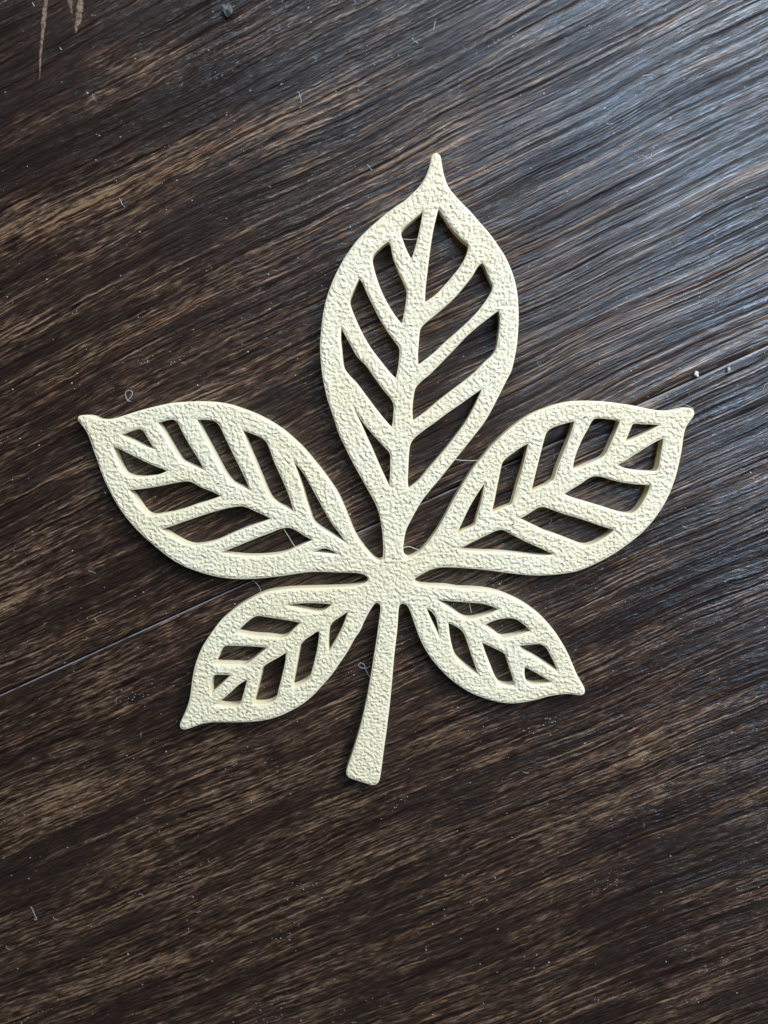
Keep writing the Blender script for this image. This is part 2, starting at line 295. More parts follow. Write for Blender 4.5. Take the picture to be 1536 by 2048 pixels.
HOLES = {
  'top': [
    [(846.9,421.2,1),(829.7,435.3),(804.7,457.5),(800.9,465),(804.7,480),(812.5,500.3),(822.5,520,1),(828.1,505),(834.4,483.1),(840.6,455)],
    [(876.6,415.9,1),(884.4,426.9),(896.9,445.6),(912.5,465.9),(928.1,481.6),(936.9,488.8),(937.5,495.6),(932.8,511.2),(921.9,531.6),(906.2,551.9),(887.5,573.8),(868.8,592.5),(849.1,605.6,1),(850,580),(853.8,545.6),(858.8,505),(865.6,461.2),(871.2,436.2)],
    [(777.5,482.5),(781.2,487.8),(785.9,511.2),(795.3,536.2),(806.2,561.2),(813.4,578.4),(814.1,589.4),(810.9,614.4),(806.9,636.2),(803.8,649.4,1),(790.6,633.1),(775,608.1),(762.5,583.1),(753.1,558.1),(746.2,533.1),(743.8,519.1),(746.2,509.7),(759.4,495.6),(771.9,485.6)],
    [(964.1,525.9),(970.3,533.1),(975,545.6),(981.2,561.2),(986.2,572.2),(984.4,581.6),(973.4,600.3),(959.4,619.1),(940.6,639.4),(915.6,662.8),(890.6,684.7),(865.6,708.1),(835.9,730.9,1),(835,711.2),(836.9,683.1),(840,658.1),(846.2,649.4),(865.6,633.1),(887.5,614.4),(909.4,594.1),(928.1,572.2),(943.8,551.9),(956.2,531.6)],
    [(718.1,555.6,1),(725,564.4),(734.4,586.2),(746.9,611.2),(759.4,636.2),(775,661.2),(790.6,683.1),(799.1,696.6),(799.7,708.1),(796.9,733.1),(796.2,738.8),(791.9,758.8,1),(778.1,743.8),(759.4,720.6),(740.6,695.6),(725,669.1),(710.9,639.4),(701.6,615.9),(698.4,603.4),(701.9,590.9),(709.4,573.8)],
    [(997.5,620,1),(1000,633.1),(999.4,655),(996.2,680),(992.8,697.2),(985.9,709.7),(968.8,725.3),(950,745),(925,765.3),(900,784.1),(875,803.8),(850,825.3),(825,843.1,1),(824.1,820),(826.2,795),(830,777.2),(839.1,765.3),(859.4,748.1),(878.1,729.4),(906.2,700.3),(931.2,673.8),(956.2,651.9),(978.1,634.7)],
    [(681.9,652.5,1),(689.1,667.5),(703.1,692.5),(715.6,714.4),(731.2,729.4),(750,755.9),(767.2,779.4),(782.8,798.1),(787.8,810.6),(787.5,826.2),(785.9,845),(783.1,856.2,1),(768.8,840.3),(750,816.9),(731.2,791.9),(712.5,766.9),(696.9,750.6),(687.5,737.2),(684.4,720),(682.8,701.9),(680.6,676.9)],
    [(964.7,776.6,1),(959.4,790.3),(946.9,816.9),(931.2,845),(912.5,870.6),(893.8,895),(875,917.5),(856.2,939.4),(837.5,962.2),(816.6,979.4,1),(814.7,963.8),(815.6,938.8),(817.2,907.5),(820,888.8),(828.1,876.2),(846.9,860.6),(868.8,845),(893.8,826.2),(918.8,809.1),(940.6,793.4)],
    [(705.6,810,1),(715.6,829.4),(731.2,851.2),(750,873.1),(768.8,893.4),(780.3,907.5),(781.2,926.2),(780.6,951.2),(779.1,975.3,1),(770.3,957.5),(756.2,927.8),(743.8,898.1),(731.2,870),(720.3,845),(710.9,826.2)]],
  'left': [
    [(240.3,870,1),(257.2,863.2),(278.3,857.3),(285.8,860.9),(297,878.4),(304.1,890.2),(311.6,900,1),(290,894.4),(266.6,883.1),(250.2,875.6)],
    [(224.8,892.5,1),(238.4,897.2),(261.9,908.9),(285.3,920.6),(308.7,931.2),(325.2,937.5),(335.5,942.2,1),(318.1,949.9),(299.4,953),(280.6,954.6),(261.9,953),(248.3,947.6),(238.4,932.3),(230.9,913.6)],
    [(313.9,845.6,1),(327.5,841.4),(346.2,838.8),(354.5,844),(365,864.4),(376.7,885.5),(388.4,904.2),(400.2,923),(409.5,941.7,1),(393.1,935.9),(374.4,928.1),(361.5,921.8),(352.1,908.9),(339.2,887.8),(326.3,865.5)],
    [(392.7,839.1,1),(416.6,839.3),(430.6,842.3),(439.5,852.2),(451.7,877.3),(468.1,911.2),(482.2,939.4),(492.7,961.6),(500.9,982.7,1),(482.2,974.1),(464.6,965.6),(451.7,951.1),(435.3,923),(418.9,892.5),(402.5,862)],
    [(484.5,860,1),(506.7,868),(524.3,876.2),(533,883.9),(539.5,898.4),(548.9,924.2),(560.6,950),(572.3,975.8),(581.7,1001.6),(588.3,1025.5,1),(572.3,1016.8),(554.8,1008.6),(543,999.2),(532.5,980.5),(520.8,952.3),(509.1,924.2),(497.3,896.1)],
    [(585.9,921.4,1),(598.1,934.8),(612.2,954.7),(623.9,975.8),(635.6,996.9),(649.7,1022.7),(663.7,1046.1),(677.8,1064.8),(693.7,1087.8,1),(675.5,1077),(654.4,1064.8),(636.8,1054.3),(625.1,1042.6),(619.2,1025),(612.2,1003.9),(605.2,978.1),(597,952.3)],
    [(256.7,979.7,1),(271.2,978.7),(294.7,975.7),(322.8,971),(350.9,965.2),(374.4,962.1),(386.1,965.2),(402.5,974.5),(421.2,981.6),(444,992.3,1),(421.2,1001),(393.1,1009.7),(365,1019.5),(341.6,1025.6),(318.1,1029.6),(299.4,1031.2),(287.7,1024.2),(273.6,1005),(264.2,990.9)],
    [(320.9,1058.9,1),(339.2,1053),(365,1043.7),(393.1,1034.3),(421.2,1024.9),(451.7,1016.7),(466.9,1013.7),(483.3,1012.1),(495,1014.9),(509.1,1021.5),(525.5,1028.5),(543.5,1037.9,1),(523.1,1045.4),(499.7,1053.8),(476.2,1063),(452.8,1073.3),(430.6,1082.8),(404.8,1089.4),(384.9,1091.2),(369.7,1087.5),(350.9,1078.1),(334.5,1067.8)],
    [(440.6,1105.9,1),(462.2,1096.5),(488,1085.9),(513.7,1075.4),(541.9,1064.8),(560.6,1057.3),(578.2,1055.2),(593.4,1061.3),(609.8,1071.9),(626.7,1080.3,1),(607.5,1088.7),(588.7,1097.7),(570,1105.6),(551.2,1109.8),(523.1,1112.4),(495,1112.9),(466.9,1110.5)],
    [(623.4,1104.7,1),(635.6,1100),(647.3,1096.5),(659.1,1098.8),(668.4,1103.5),(679.5,1109.6,1),(654.4,1108),(640.3,1106.6)]],
  'right': [
    [(969.8,965.5,1),(962.1,975.9),(951.2,992.3),(940.3,1010.6),(929.3,1032.4),(920.2,1052.5),(912.6,1068.9,1),(927.5,1061.3),(942.1,1055.2),(949.9,1049.8),(953.4,1036.1),(958.9,1017.9),(964.7,996)],
    [(1057.3,886.3,1),(1044.2,893),(1029.6,903),(1015,914),(1005,924),(1001.3,935.8),(997.7,954.1),(993.1,975.9),(988.6,999.6),(982.7,1026.6,1),(996.8,1020.1),(1011.4,1013.9),(1023.2,1008.8),(1028.1,994.2),(1035.4,968.6),(1042.7,944.9),(1050,917.6)],
    [(1149.9,841.7,1),(1134.4,845.5),(1114.2,851.6),(1098.1,859),(1092.8,864.7),(1088.8,875.7),(1084.3,892.1),(1078.8,914),(1073.3,935.8),(1067.9,957.7),(1061.7,984,1),(1077,976.8),(1093.4,969.6),(1101,963.5),(1106.1,961.6),(1114.6,937.3),(1124.7,911.1),(1134.8,886.9),(1142.9,864.7)],
    [(1188.9,837),(1203,836.8),(1219.2,838),(1235.3,840.5),(1240.2,843.3,1),(1235.3,856.6),(1227.2,874.8),(1219.2,892.9),(1211.1,909.1),(1203,916.1),(1190.9,922.2),(1170.7,931.3),(1154.6,937.7),(1144.9,940.6,1),(1146.5,927.2),(1150.5,911.1),(1156.6,894.9),(1164.7,876.8),(1174.8,858.6),(1182.8,843.5)],
    [(1266,847.5),(1283.8,847.9),(1303.9,848.5),(1321.5,850.1,1),(1303.9,860),(1283.8,870.3),(1265.6,879.2),(1250,884.3,1),(1254.5,872.7),(1260.5,858.6)],
    [(1327.7,875.4,1),(1312,882.8),(1291.8,894.9),(1271.6,907.1),(1251.5,920.2),(1233.7,929.7,1),(1247.4,936.5),(1261.6,940.2),(1277.7,942.4),(1295.9,943.4),(1311.6,943),(1316.4,938.3),(1319.1,927.2),(1322.5,907.1),(1325.5,890.9)],
    [(1127.5,988.2,1),(1142.5,978.7),(1160.6,967.6),(1176.8,956.5),(1187.9,952.1),(1203,953.1),(1221.2,958.5),(1243.4,964),(1267.6,967.6),(1301.9,970.2,1),(1295.9,985.8),(1286.8,1002.9),(1275.7,1019.1),(1263.6,1027.7),(1251.5,1028.2),(1231.3,1023.3),(1207.1,1015.6),(1180.8,1007.6),(1154.6,999.9),(1138.4,994.2)],
    [(1037.4,1037.6,1),(1051.5,1030.6),(1064.2,1022.4),(1078.8,1014.2),(1089.7,1013.9),(1102.5,1017.9),(1090,1013.6),(1110.2,1021.1),(1130.4,1028.2),(1154.6,1035.2),(1180.8,1043.9),(1205,1052.4),(1230.1,1059.6,1),(1219.2,1069.5),(1203,1080.2),(1184.9,1089.1),(1173.8,1091.7),(1164.7,1090.7),(1150.5,1085.7),(1130.4,1077.6),(1110.2,1070.1),(1091.6,1064),(1073.3,1055.2),(1055.1,1046.3)],
    [(916.2,1099.3,1),(934.8,1089),(954.8,1078.9),(974.9,1068.9),(991.3,1061.6),(1001.3,1058.9),(1011.4,1061.6),(1029.6,1071.6),(1049.6,1081.7),(1071.5,1091.7),(1091.6,1100.8),(1109.2,1109.6,1),(1091.6,1112.3),(1067.9,1111.7),(1040.5,1109),(1013.2,1106.3),(985.8,1104.5),(958.5,1103.9),(934.8,1102.1)]],
  'lower_left': [
    [(571.1,1210.5,1),(594.3,1207),(618.9,1205.6),(640.8,1206.4),(665.9,1208.6,1),(654.5,1217.7),(643.5,1223.7),(629.8,1224.8),(608,1220.4),(586.1,1215.2)],
    [(513.6,1231.6),(536.9,1234.3),(564.2,1238.4),(603,1245.3,1),(588.8,1258.1),(575.2,1271.8),(562.9,1277),(536.9,1274.5),(504.1,1272.3),(470.7,1266.6,1),(484.9,1252.1),(498.6,1239.8)],
    [(448,1292.9),(463,1291.2),(490.4,1291.8),(515,1293.1),(536.1,1295,1),(517.7,1310.1),(501.3,1323.8),(489,1330.6),(468.5,1330.3),(449.4,1329.8),(428,1329.2,1),(434.3,1317.7),(439.8,1304.1)],
    [(428,1350.5),(443.9,1349.2),(463.6,1350,1),(449.4,1363.4),(435.7,1377.1),(421.5,1390.7,1),(420.7,1372.4),(422.9,1358.8)],
    [(495,1358.2,1),(476.7,1369.7),(460.3,1384.7),(443.9,1398.4),(428,1410.2,1),(449.4,1414),(468.5,1413.4),(480,1409.1),(486.3,1391.6),(490.9,1375.2)],
    [(572.4,1304.9,1),(556,1315),(536.9,1325.9),(524.6,1335.5),(519.9,1356),(514.5,1377.9),(505.7,1410.7,1),(525.9,1410.2),(542.3,1405.8),(551.9,1398.4),(558.8,1375.2),(567,1342.3),(571.6,1320.5)],
    [(637.5,1262),(621.6,1271.3),(608,1280.8),(600.6,1289.8),(596.5,1309.5),(591.6,1336.9),(583.9,1376.5,1),(599.8,1370.5),(618.4,1358.2),(625.7,1336.9),(632.6,1309.5),(637.5,1282.2)],
    [(696.8,1222,1),(679.1,1234.3),(665.4,1243.9),(659.4,1252.7),(656.6,1268.5),(655.6,1287.7),(657.2,1306,1),(668.1,1289),(681.8,1263),(691.4,1238.4)]],
  'lower_right': [
    [(871.9,1199.1,1),(897.6,1201.5),(933.1,1204.3),(968.7,1207.8),(999.6,1218.8,1),(976.9,1229.7),(955,1236.3),(935.9,1239.5),(922.2,1234.9),(900.3,1218.5)],
    [(966.8,1250.7,1),(987.8,1241.2),(1009.7,1236.3),(1028.8,1237.1),(1039.8,1242.5),(1053.4,1253.5),(1062.2,1262.8,1),(1042.5,1269.6),(1020.6,1275.1),(1002,1276.7),(987.8,1266.3)],
    [(1036.5,1291.8,1),(1058.9,1289),(1082.2,1288.5),(1093.1,1295.9),(1104,1315),(1112.2,1331.4),(1116.3,1344.3,1),(1094.5,1331.4),(1069.8,1316.4),(1048,1304.1)],
    [(1048.8,1333,1),(1064.4,1341),(1083.5,1351.9),(1105.9,1365,1),(1083.5,1369.7),(1064.4,1371.3),(1054.3,1367),(1048.5,1350.5)],
    [(962.7,1284.4,1),(979.6,1291.8),(998.8,1301.3),(1011.1,1308.7),(1015.7,1323.2),(1022,1342.3),(1027.5,1358.8),(1030.7,1371.9,1),(1012.4,1373.5),(998.2,1369.1),(990,1356),(981,1334.1),(971.4,1309.5)],
    [(895.7,1244.7,1),(911.3,1252.1),(924.9,1261.7),(932.3,1276.7),(941.3,1304.1),(950.9,1331.4),(957.7,1351.6,1),(941.3,1341.8),(924.9,1329.5),(910.7,1315),(903.9,1295.9),(898.9,1271.3)],
    [(851.1,1216,1),(862,1222),(871.6,1234.3),(875.7,1249.4),(877.9,1263),(880.1,1278.9,1),(871.6,1260.3),(862,1241.2)]],
}
PIN_HOLES = [(882.8,391.9),(900.9,412.2),(1013.1,605),(290,835.8),(378.6,819.8),(436.5,967.5),(463.4,852),(544.2,868),(750.9,965.7),(1116.2,831.4),(1246.4,1048.3),(1170.7,1115.5),(1219.2,1097.8),(1123.3,1127.5),(1016.5,1117.8),(1067,867.5),(965.8,944.6),(1024.1,1049.8),(519.1,1212.5),(452.1,1260.3),(547.8,1283.6),(587.5,1398.4),(563.7,1411.3),(493.1,1425.2),(422.6,1341.8),(434.3,1425.7),(1047.4,1317.7),(820.3,1004.4),(798.4,898.8),(763.1,993.8),(966.2,944.4),(829.7,615),(1348.7,871.7),(1168.7,835.4),(785,1117.6),(763.7,1346.1)]

def dense(loop, step=2.2, fillet=1.6):
    """closed outline: smooth through plain points, nearly sharp at flagged ones"""
    pts = []; n = len(loop)
    corner = [len(p) > 2 for p in loop]; Q = [np.array(p[:2], float) for p in loop]
    out = []
    for i in range(n):
        p0, p1, p2, p3 = Q[i - 1], Q[i], Q[(i + 1) % n], Q[(i + 2) % n]
        if corner[i]: p0 = p1 - (p2 - p1)
        if corner[(i + 1) % n]: p3 = p2 + (p2 - p1)
        m = max(2, int(np.linalg.norm(p2 - p1) / step))
        d01, d12, d23 = (max(1e-3, np.linalg.norm(b - a) ** 0.5) for a, b in ((p0, p1), (p1, p2), (p2, p3)))
        m1 = (p2 - p1) + d12 * ((p1 - p0) / d01 - (p2 - p0) / (d01 + d12))
        m2 = (p2 - p1) + d12 * ((p3 - p2) / d23 - (p3 - p1) / (d12 + d23))
        for k in range(m):
            t = k / m
            out.append((2*t**3-3*t**2+1)*p1 + (t**3-2*t**2+t)*m1 + (-2*t**3+3*t**2)*p2 + (t**3-t**2)*m2)
    A = np.array(out)
    # even spacing, then a light smoothing that rounds the tips
    L = np.r_[0, np.cumsum(np.linalg.norm(np.roll(A, -1, 0) - A, axis=1))]
    m = max(8, int(L[-1] / step)); s = np.linspace(0, L[-1], m, endpoint=False)
    B = np.c_[A, ][:, :]; A2 = np.vstack([A, A[:1]])
    B = np.stack([np.interp(s, L, A2[:, 0]), np.interp(s, L, A2[:, 1])], 1)
    for _ in range(2): B = 0.5 * B + 0.25 * (np.roll(B, 1, 0) + np.roll(B, -1, 0))
    return B
def area2(A): return 0.5 * np.sum(A[:, 0] * np.roll(A[:, 1], -1) - np.roll(A[:, 0], -1) * A[:, 1])
def inside(P, A):
    r = np.zeros(len(P), bool); B = np.roll(A, -1, 0)
    for (x1, y1), (x2, y2) in zip(A, B):
        if y1 == y2: continue
        c = (P[:, 1] < y1) != (P[:, 1] < y2)
        r ^= c & (P[:, 0] < (x2 - x1) * (P[:, 1] - y1) / (y2 - y1) + x1)
    return r

LOOPS = [dense(OUTLINE)]
if area2(LOOPS[0]) < 0: LOOPS[0] = LOOPS[0][::-1]
for k in HOLES:
    for h in HOLES[k]:
        d = dense(h)
        LOOPS.append(d if area2(d) < 0 else d[::-1])      # material always on the left-hand side
N_BEVEL = len(LOOPS)
for i, (x, y) in enumerate(PIN_HOLES):
    r = random.Random(i); a0 = r.uniform(0, 6.28); e = r.uniform(1.2, 2.3); s = r.uniform(1.1, 2.0); g = r.uniform(-.9, .2)
    L = []
    for k in range(6):
        a = -k * 2 * math.pi / 6; u, v = math.cos(a) * s * e * r.uniform(.7, 1.2), math.sin(a) * s * r.uniform(.6, 1.2)
        L.append((x + u * math.cos(g) - v * math.sin(g), y + u * math.sin(g) + v * math.cos(g)))
    LOOPS.append(np.array(L))

ALL = np.vstack(LOOPS); starts = np.cumsum([0] + [len(l) for l in LOOPS])
edges = [(starts[j] + i, starts[j] + (i + 1) % len(l)) for j, l in enumerate(LOOPS) for i in range(len(l))]
# inner points on a jittered grid, kept clear of the outline
gs = 4.6; rng = np.random.RandomState(3)
gx, gy = np.meshgrid(np.arange(150, 1400, gs), np.arange(300, 1585, gs)); gx[1::2] += gs / 2
G = np.stack([gx.ravel(), gy.ravel()], 1) + rng.uniform(-.9, .9, (gx.size, 2))
keep = inside(G, LOOPS[0])
for l in LOOPS[1:]:
    lo, hi = l.min(0) - 1, l.max(0) + 1
    near = np.all((G > lo) & (G < hi), 1) & keep
    idx = np.where(near)[0]
    if len(idx): keep[idx] &= ~inside(G[idx], l)
G = G[keep]
def dist_to(P, Q, chunk=1500):
    return np.concatenate([np.sqrt(((P[i:i + chunk, None, :] - Q[None]) ** 2).sum(2).min(1)) for i in range(0, len(P), chunk)])
gd = dist_to(G, ALL); G = G[gd > 2.2]; gd = gd[gd > 2.2]
coords = [Vector(p) for p in np.vstack([ALL, G])]
cv, ce, cf, ov, oe, of_ = delaunay_2d_cdt(coords, edges, [], 0, 1e-5)
CV = np.array([tuple(v) for v in cv]); TRI = np.array([f for f in cf if len(f) == 3])
cen = CV[TRI].mean(1)
ok = inside(cen, LOOPS[0])
for l in LOOPS[1:]:
    lo, hi = l.min(0) - .1, l.max(0) + .1
    idx = np.where(np.all((cen > lo) & (cen < hi), 1) & ok)[0]
    if len(idx): ok[idx] &= ~inside(cen[idx], l)
TRI = TRI[ok]
# photo y runs down: make faces look up
def up(tri):
    a, b, c = CV[tri[:, 0]], CV[tri[:, 1]], CV[tri[:, 2]]
    s = (b[:, 0]-a[:, 0])*(c[:, 1]-a[:, 1]) - (b[:, 1]-a[:, 1])*(c[:, 0]-a[:, 0])
    t = tri.copy(); t[s > 0] = t[s > 0][:, ::-1]; return t
TRI = up(TRI)
new_of = {}
for i, os_ in enumerate(ov):
    for o_ in os_: new_of.setdefault(o_, i)

VERT = list(map(tuple, at_np(CV, THICK))); VPX = list(map(tuple, CV))
dd = dist_to(CV, np.vstack(LOOPS[:N_BEVEL])); EDGE = list(np.clip(dd / 3.0, 0, 1))
FACES = [tuple(int(i) for i in t) for t in TRI]; FPX = list(map(tuple, CV[TRI].mean(1)))
# side walls: rounded top edge, then straight down with a slight foot
PROFILE = [(0.4, 0.00002), (0.7, 0.00007), (0.9, 0.00016), (0.9, 0.00035), (0.9, 0.0013), (0.9, 0.0023), (0.6, THICK)]
for j, l in enumerate(LOOPS):
    n = len(l)
    tang = np.roll(l, -1, 0) - np.roll(l, 1, 0); tang /= np.linalg.norm(tang, axis=1)[:, None] + 1e-9
    nor = np.stack([tang[:, 1], -tang[:, 0]], 1)           # away from the material
    prev = [new_of.get(starts[j] + i) for i in range(n)]
    prof = PROFILE if j < N_BEVEL else [(0, 0.0), (0, 0.0012), (0, THICK - 0.00005)]
    if j >= N_BEVEL: nor = nor
    for off, drop in prof:
        px = l + nor * off
        # the offset ring keeps the leaf's true plan at every height
        W = at_np(px, THICK); W[:, 2] = THICK - drop
        k0 = len(VERT)
        VERT += list(map(tuple, W)); VPX += list(map(tuple, px)); EDGE += [0.0] * n
        cur = list(range(k0, k0 + n))
        if drop == 0: prev = cur; continue
        for i in range(n):
            i2 = (i + 1) % n
            FACES.append((prev[i], prev[i2], cur[i2], cur[i])); FPX.append(tuple((l[i] + l[i2]) / 2 - nor[i] * 1.0))
        prev = cur
FPX = np.array(FPX); VERT = np.array(VERT); EDGE = np.array(EDGE, np.float32)

# which part of the leaf a face belongs to
AXES = {'top': ((795,1060),(872,310)), 'left': ((700,1125),(160,840)), 'right': ((870,1125),(1385,820)), 'lower_left': ((710,1190),(365,1450)), 'lower_right': ((850,1190),(1165,1385))}
MIDRIB = {'top': ([(874,428),(845,590),(820,700),(808,800),(800,900),(794,1000)], 18),
 'left': ([(250,878),(350,930),(450,980),(560,1045),(640,1085),(685,1112)], 17),
 'right': ([(1322,872),(1240,922),(1130,982),(1020,1045),(935,1090)], 17),
 'lower_left': ([(690,1208),(640,1245),(560,1300),(470,1370),(434,1404)], 14),
 'lower_right': ([(862,1202),(920,1238),(1000,1290),(1060,1330),(1112,1360)], 14)}
VEINS = {'top': [(815,545,790,475),(798,675,731,535),(788,785,690,628),(780,880,695,772),(846,630,950,508),(836,755,992,597),(826,865,976,743)],
 'left': [(335,908,298,852),(437,951,372,840),(523,988,460,853),(606,1031,560,900),(353,955,252,965),(461,1006,308,1045),(558,1050,412,1098)],
 'right': [(1228,897,1253,845),(1122,949,1170,838),(1042,993,1076,872),(966,1035,988,945),(1213,945,1308,955),(1108,1005,1247,1045),(1021,1051,1142,1100)],
 'lower_left': [(622,1232,543,1221),(550,1283,458,1280),(475,1338,427,1340),(651,1261,637,1335),(588,1301,568,1388),(511,1350,493,1410)],
 'lower_right': [(952,1243,1015,1228),(1021,1282,1073,1276),(884,1243,895,1297),(943,1276,978,1360),(1029,1325,1042,1370)]}
HUB = np.array([(761,1114),(812,1112),(834,1160),(806,1212),(756,1212),(731,1158)], float)
def seg(P, a, b):
    a, b = np.array(a, float), np.array(b, float); d = b - a
    t = ((P - a) @ d) / (d @ d)
    return np.linalg.norm(P - (a + np.clip(t, 0, 1)[:, None] * d), axis=1), t
names = list(AXES); D = np.stack([seg(FPX, *AXES[k])[0] for k in names], 1); who = D.argmin(1)
part = np.array([names[i] for i in who], dtype='U24'); sub = np.full(len(FPX), 'border', dtype='U24')
hub = inside(FPX, HUB) | ((np.abs(FPX[:, 0] - 783) < 30) & (np.abs(FPX[:, 1] - 1163) < 42))
stem = (FPX[:, 1] > 1205) & (seg(FPX, (783, 1205), (727, 1565))[0] < 36) & (np.abs(FPX[:, 0] - (783 - (FPX[:, 1] - 1205) * 0.155)) < 36) & ~hub
stem &= ~((FPX[:, 1] < 1260) & (np.abs(FPX[:, 0] - 780) > 24))
for k in names:
    m = part == k
    rib, hwid = MIDRIB[k]
    dm = np.min([seg(FPX, a, b)[0] for a, b in zip(rib, rib[1:])], 0)
    sub[m & (dm < hwid)] = 'midrib'
    best = np.full(len(FPX), 24.0)
    for i, (x0, y0, x1, y1) in enumerate(VEINS[k]):
        d, t = seg(FPX, (x0, y0), (x1, y1))
        s = m & (t > 0) & (t < 1) & (d < best)
        # vein starts where the rib's flank is
        s &= dm > hwid * 0.75
        sub[s] = 'vein%d' % i; best[s] = d[s]
    t_end = seg(FPX, rib[0], rib[-1])[1]
    sub[m & (sub == 'border') & (dm < hwid * 1.6) & (t_end > 0.06) & (t_end < 0.94)] = 'midrib'
part[hub] = 'hub'; part[stem] = 'stem'; sub[hub | stem] = 'border'

root = bpy.data.objects.new('leaf_ornament', None); C.objects.link(root); root.empty_display_size = 0.02
root.location = at(783, 1160, THICK); root.location.z = 0
tag(root, 'cream plastic five-lobed openwork leaf cut-out lying on dark wood floor', 'leaf ornament')
base = np.array(root.location)
def piece(name, mask, parent):
    idx = np.where(mask)[0]; fs = [FACES[i] for i in idx]
    if not fs: return None
    used = sorted({v for f in fs for v in f}); mp = {v: i for i, v in enumerate(used)}
    o = mesh_obj(name, VERT[used] - base, [tuple(mp[v] for v in f) for f in fs], M_LEAF, parent)
    o.data.attributes.new('edge', 'FLOAT', 'POINT').data.foreach_set('value', EDGE[used])
    return o
PART_LABEL = {'top': 'tall upright leaflet pointing to the top', 'left': 'large leaflet spreading left', 'right': 'large leaflet spreading right',
              'lower_left': 'small leaflet drooping to the lower left', 'lower_right': 'small leaflet drooping to the lower right'}
piece('hub', part == 'hub', root)
piece('stem', part == 'stem', root)['label'] = 'straight stalk that widens to a blunt rounded end'
for k in names:
    lf = piece('leaflet', (part == k) & (sub == 'border'), root); lf['label'] = PART_LABEL[k]
    piece('midrib', (part == k) & (sub == 'midrib'), lf)
    for i in range(len(VEINS[k])): piece('vein', (part == k) & (sub == 'vein%d' % i), lf)

# ------------------------------------------------------------------ thin threads, lint, crumbs, dust
def tube(pts, r, sides=5):
    V = []; Fc = []; n = len(pts)
    for i, p in enumerate(pts):
        t = (pts[min(i + 1, n - 1)] - pts[max(i - 1, 0)]).normalized()
        a = t.orthogonal().normalized(); b = t.cross(a)
        rr = r * (0.55 if i in (0, n - 1) else 1)
        V += [p + (a * math.cos(q * 2 * math.pi / sides) + b * math.sin(q * 2 * math.pi / sides)) * rr for q in range(sides)]
    for i in range(n - 1):
        for q in range(sides): Fc.append((i*sides+q, i*sides+(q+1) % sides, (i+1)*sides+(q+1) % sides, (i+1)*sides+q))
    Fc.append(tuple(range(sides))[::-1]); Fc.append(tuple((n-1)*sides+q for q in range(sides)))
    return V, Fc
def spline(P, n=6):
    P = [Vector(p) for p in P]; out = []
    for i in range(len(P) - 1):
        a, b, c, d = P[max(i-1, 0)], P[i], P[i+1], P[min(i+2, len(P)-1)]
        for k in range(n):
            t = k / n
            out.append(0.5 * ((2*b) + (c-a)*t + (2*a-5*b+4*c-d)*t*t + (3*b-a-3*c+d)*t**3))
    out.append(P[-1]); return out

for pts, z, r in [([(801, 477), (818, 479), (835, 478)], 2.4, .035), ([(908, 919), (930, 921), (957, 921)], 2.2, .05), ([(566, 1055), (579, 1076), (592, 1097)], 2.3, .04),
                  ([(806, 1096), (818, 1093), (832, 1098), (846, 1101)], 1.6, .05), ([(938, 1203), (943, 1226)], 2.2, .035), ([(508, 1372), (493, 1398)], 2.0, .04)]:
    V, Fc = tube(spline([at(x, y, z * 1e-3 - (0.0003 if 0 < i < len(pts) - 1 else 0)) for i, (x, y) in enumerate(pts)]), r * 1e-3)
    o = mesh_obj('thread', [v - Vector(base) for v in V], Fc, M_STRING, root)
    o['label'] = 'hair-thin plastic thread stretched across a gap'

def lint(pts, r, label, zs=None, name='lint_fibre'):
    P = [at(x, y, 0) + Vector((0, 0, (r * 1.3 + (zs[i] if zs else 0.05)) * 1e-3)) for i, (x, y) in enumerate(pts)]
    b = Vector((P[0].x, P[0].y, 0))
    V, Fc = tube(spline([p - b for p in P]), r * 1e-3)
    o = mesh_obj(name, V, Fc, M_LINT); o.location = b
    return tag(o, label, 'lint', 'loose white fibres on the floor')
lint([(257, 803), (252, 793), (252, 784), (259, 781), (265, 784), (263, 793), (257, 800), (262, 803)], .055, 'looped white fibre on the wood above the left leaflet')
lint([(745, 1356), (737, 1346), (730, 1336), (721, 1334), (717, 1329), (722, 1325), (729, 1329), (731, 1335), (740, 1330)], .06, 'tiny knotted white fibre touching the left side of the stem', [1.2, .8, .4, .2, .1, .1, .2, .5, .5])
lint([(506, 1157), (514, 1165), (520, 1175), (522, 1185)], .05, 'curved white hair between the left and lower left leaflets', [1, .6, .3, .1])
lint([(594, 184), (598, 186), (600, 193), (603, 203), (601, 206)], .05, 'bent white fibre on the wood left of the top tip')
lint([(824, 75), (827, 82), (833, 85), (836, 88)], .05, 'short white fibre above the top tip, left of the hooked one')
lint([(871, 43), (869, 50), (868, 56), (866, 61)], .055, 'hooked white fibre near the top edge of the floor')
lint([(734, 329), (739, 335), (744, 341)], .05, 'short straight white fibre left of the top leaflet')
lint([(62, 1812), (67, 1822), (71, 1832), (74, 1838), (68, 1838)], .045, 'hook-shaped grey fibre in the lower left corner')
lint([(1284, 152), (1295, 151), (1303, 150), (1310, 153)], .05, 'pale curved fibre in the blue sheen at upper right')
lint([(1212, 246), (1218, 249), (1226, 246)], .05, 'tiny curled fibre in the sheen right of the top tip')
lint([(238, 1197 - 800), (242, 401), (244, 408), (250, 414)], .045, 'thin grey fibre on the light streak at upper left')
lint([(1344, 814), (1356, 809), (1367, 812), (1376, 818)], .045, 'arched dark-lit hair at the tip of the right leaflet', [.3, 2.2, 3.0, 3.2])
lint([(65, 5), (70, 14)], .055, 'short white fibre left of the scratches at the top edge')
lint([(120, 95), (124, 101)], .06, 'white fleck of fibre between the two scratches')

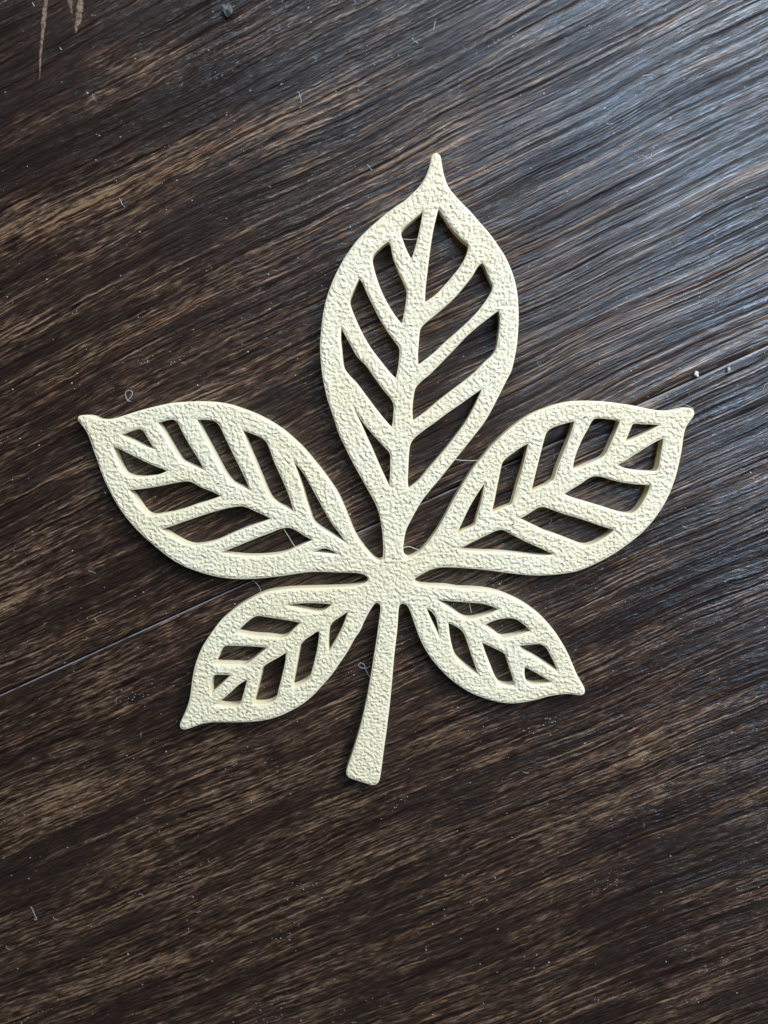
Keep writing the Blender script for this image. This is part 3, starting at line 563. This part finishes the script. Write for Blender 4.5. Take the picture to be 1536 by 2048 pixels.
def crumb(px, py, size, mat, label, seed, cat='crumb', name='crumb', flat=.7):
    bm = bmesh.new(); bmesh.ops.create_icosphere(bm, subdivisions=3, radius=1)
    r = random.Random(seed); ph = [Vector((r.uniform(-2, 2), r.uniform(-2, 2), r.uniform(-2, 2))) * 2 for _ in range(5)]
    for v in bm.verts:
        k = 1 + sum(0.2 * math.sin(v.co.dot(p) + i) for i, p in enumerate(ph)) + r.uniform(-.05, .05)
        v.co = Vector((v.co.x * k * size * 1.15, v.co.y * k * size * .9, v.co.z * k * size * flat))
    lo = min(v.co.z for v in bm.verts)
    for v in bm.verts: v.co.z -= lo
    me = bpy.data.meshes.new(name); bm.to_mesh(me); bm.free(); me.materials.append(mat)
    o = bpy.data.objects.new(name, me); C.objects.link(o); o.location = at(px, py, 0); o.rotation_euler = (0, 0, r.uniform(0, 6))
    return tag(o, label, cat)
crumb(1391, 748, .00042, M_CRUMB, 'white crumb on the plank joint right of the leaf', 1)
crumb(1456, 738, .00036, M_CRUMB, 'pale crumb just below the plank joint near the right edge', 2)
crumb(453, 25, .0010, M_GRIT, 'dark speck of grit near the top edge of the floor', 5, 'grit', 'grit', .35)

# dust: far too many specks to count
r = random.Random(11); V = []; Fc = []
def speck(px, py, s):
    p = at(px, py, 0); k = len(V); a = r.uniform(0, 6.28); e = r.uniform(1, 1.9)
    for q in range(4):
        b = a + q * math.pi / 2; m = (e if q % 2 else 1) * r.uniform(.7, 1.2)
        V.append(p + Vector((math.cos(b) * s * m, math.sin(b) * s * m, s * .5)))
    V.append(p + Vector((0, 0, s * 1.1))); V.append(p + Vector((0, 0, 0.00001)))
    for q in range(4): Fc.append((k + q, k + (q + 1) % 4, k + 4)); Fc.append((k + (q + 1) % 4, k + q, k + 5))
def hair(px, py, L, rad):
    p = at(px, py, 0); a = r.uniform(0, 6.28); P = []
    for i in range(4):
        P.append(p + Vector((0, 0, rad * 1.2))); a += r.uniform(-.9, .9); p = p + Vector((math.cos(a), math.sin(a), 0)) * L / 3
    v, f = tube(P, rad, 4); k = len(V); V.extend(v); Fc.extend(tuple(i + k for i in q) for q in f)
for _ in range(1500):
    x, y = r.uniform(-150, 1690), r.uniform(-150, 2200)
    speck(x, y, r.choice((.00004, .00005, .00006, .00007, .00009, .00012)) * r.uniform(.7, 1.1))
for _ in range(46):                      # little drifts of specks
    x, y = r.uniform(0, 1536), r.uniform(0, 2048)
    for _ in range(r.randint(4, 14)): t = r.gauss(0, 22); speck(x + t, y - t * .45 + r.gauss(0, 6), r.uniform(.00004, .00010))
for _ in range(100): hair(r.uniform(-100, 1640), r.uniform(-100, 2150), r.uniform(.0006, .0018), r.uniform(.000012, .000026))
tag(mesh_obj('dust', V, Fc, M_DUST, smooth=False), 'fine pale dust and lint scattered over the dark floor', 'dust', kind='stuff')
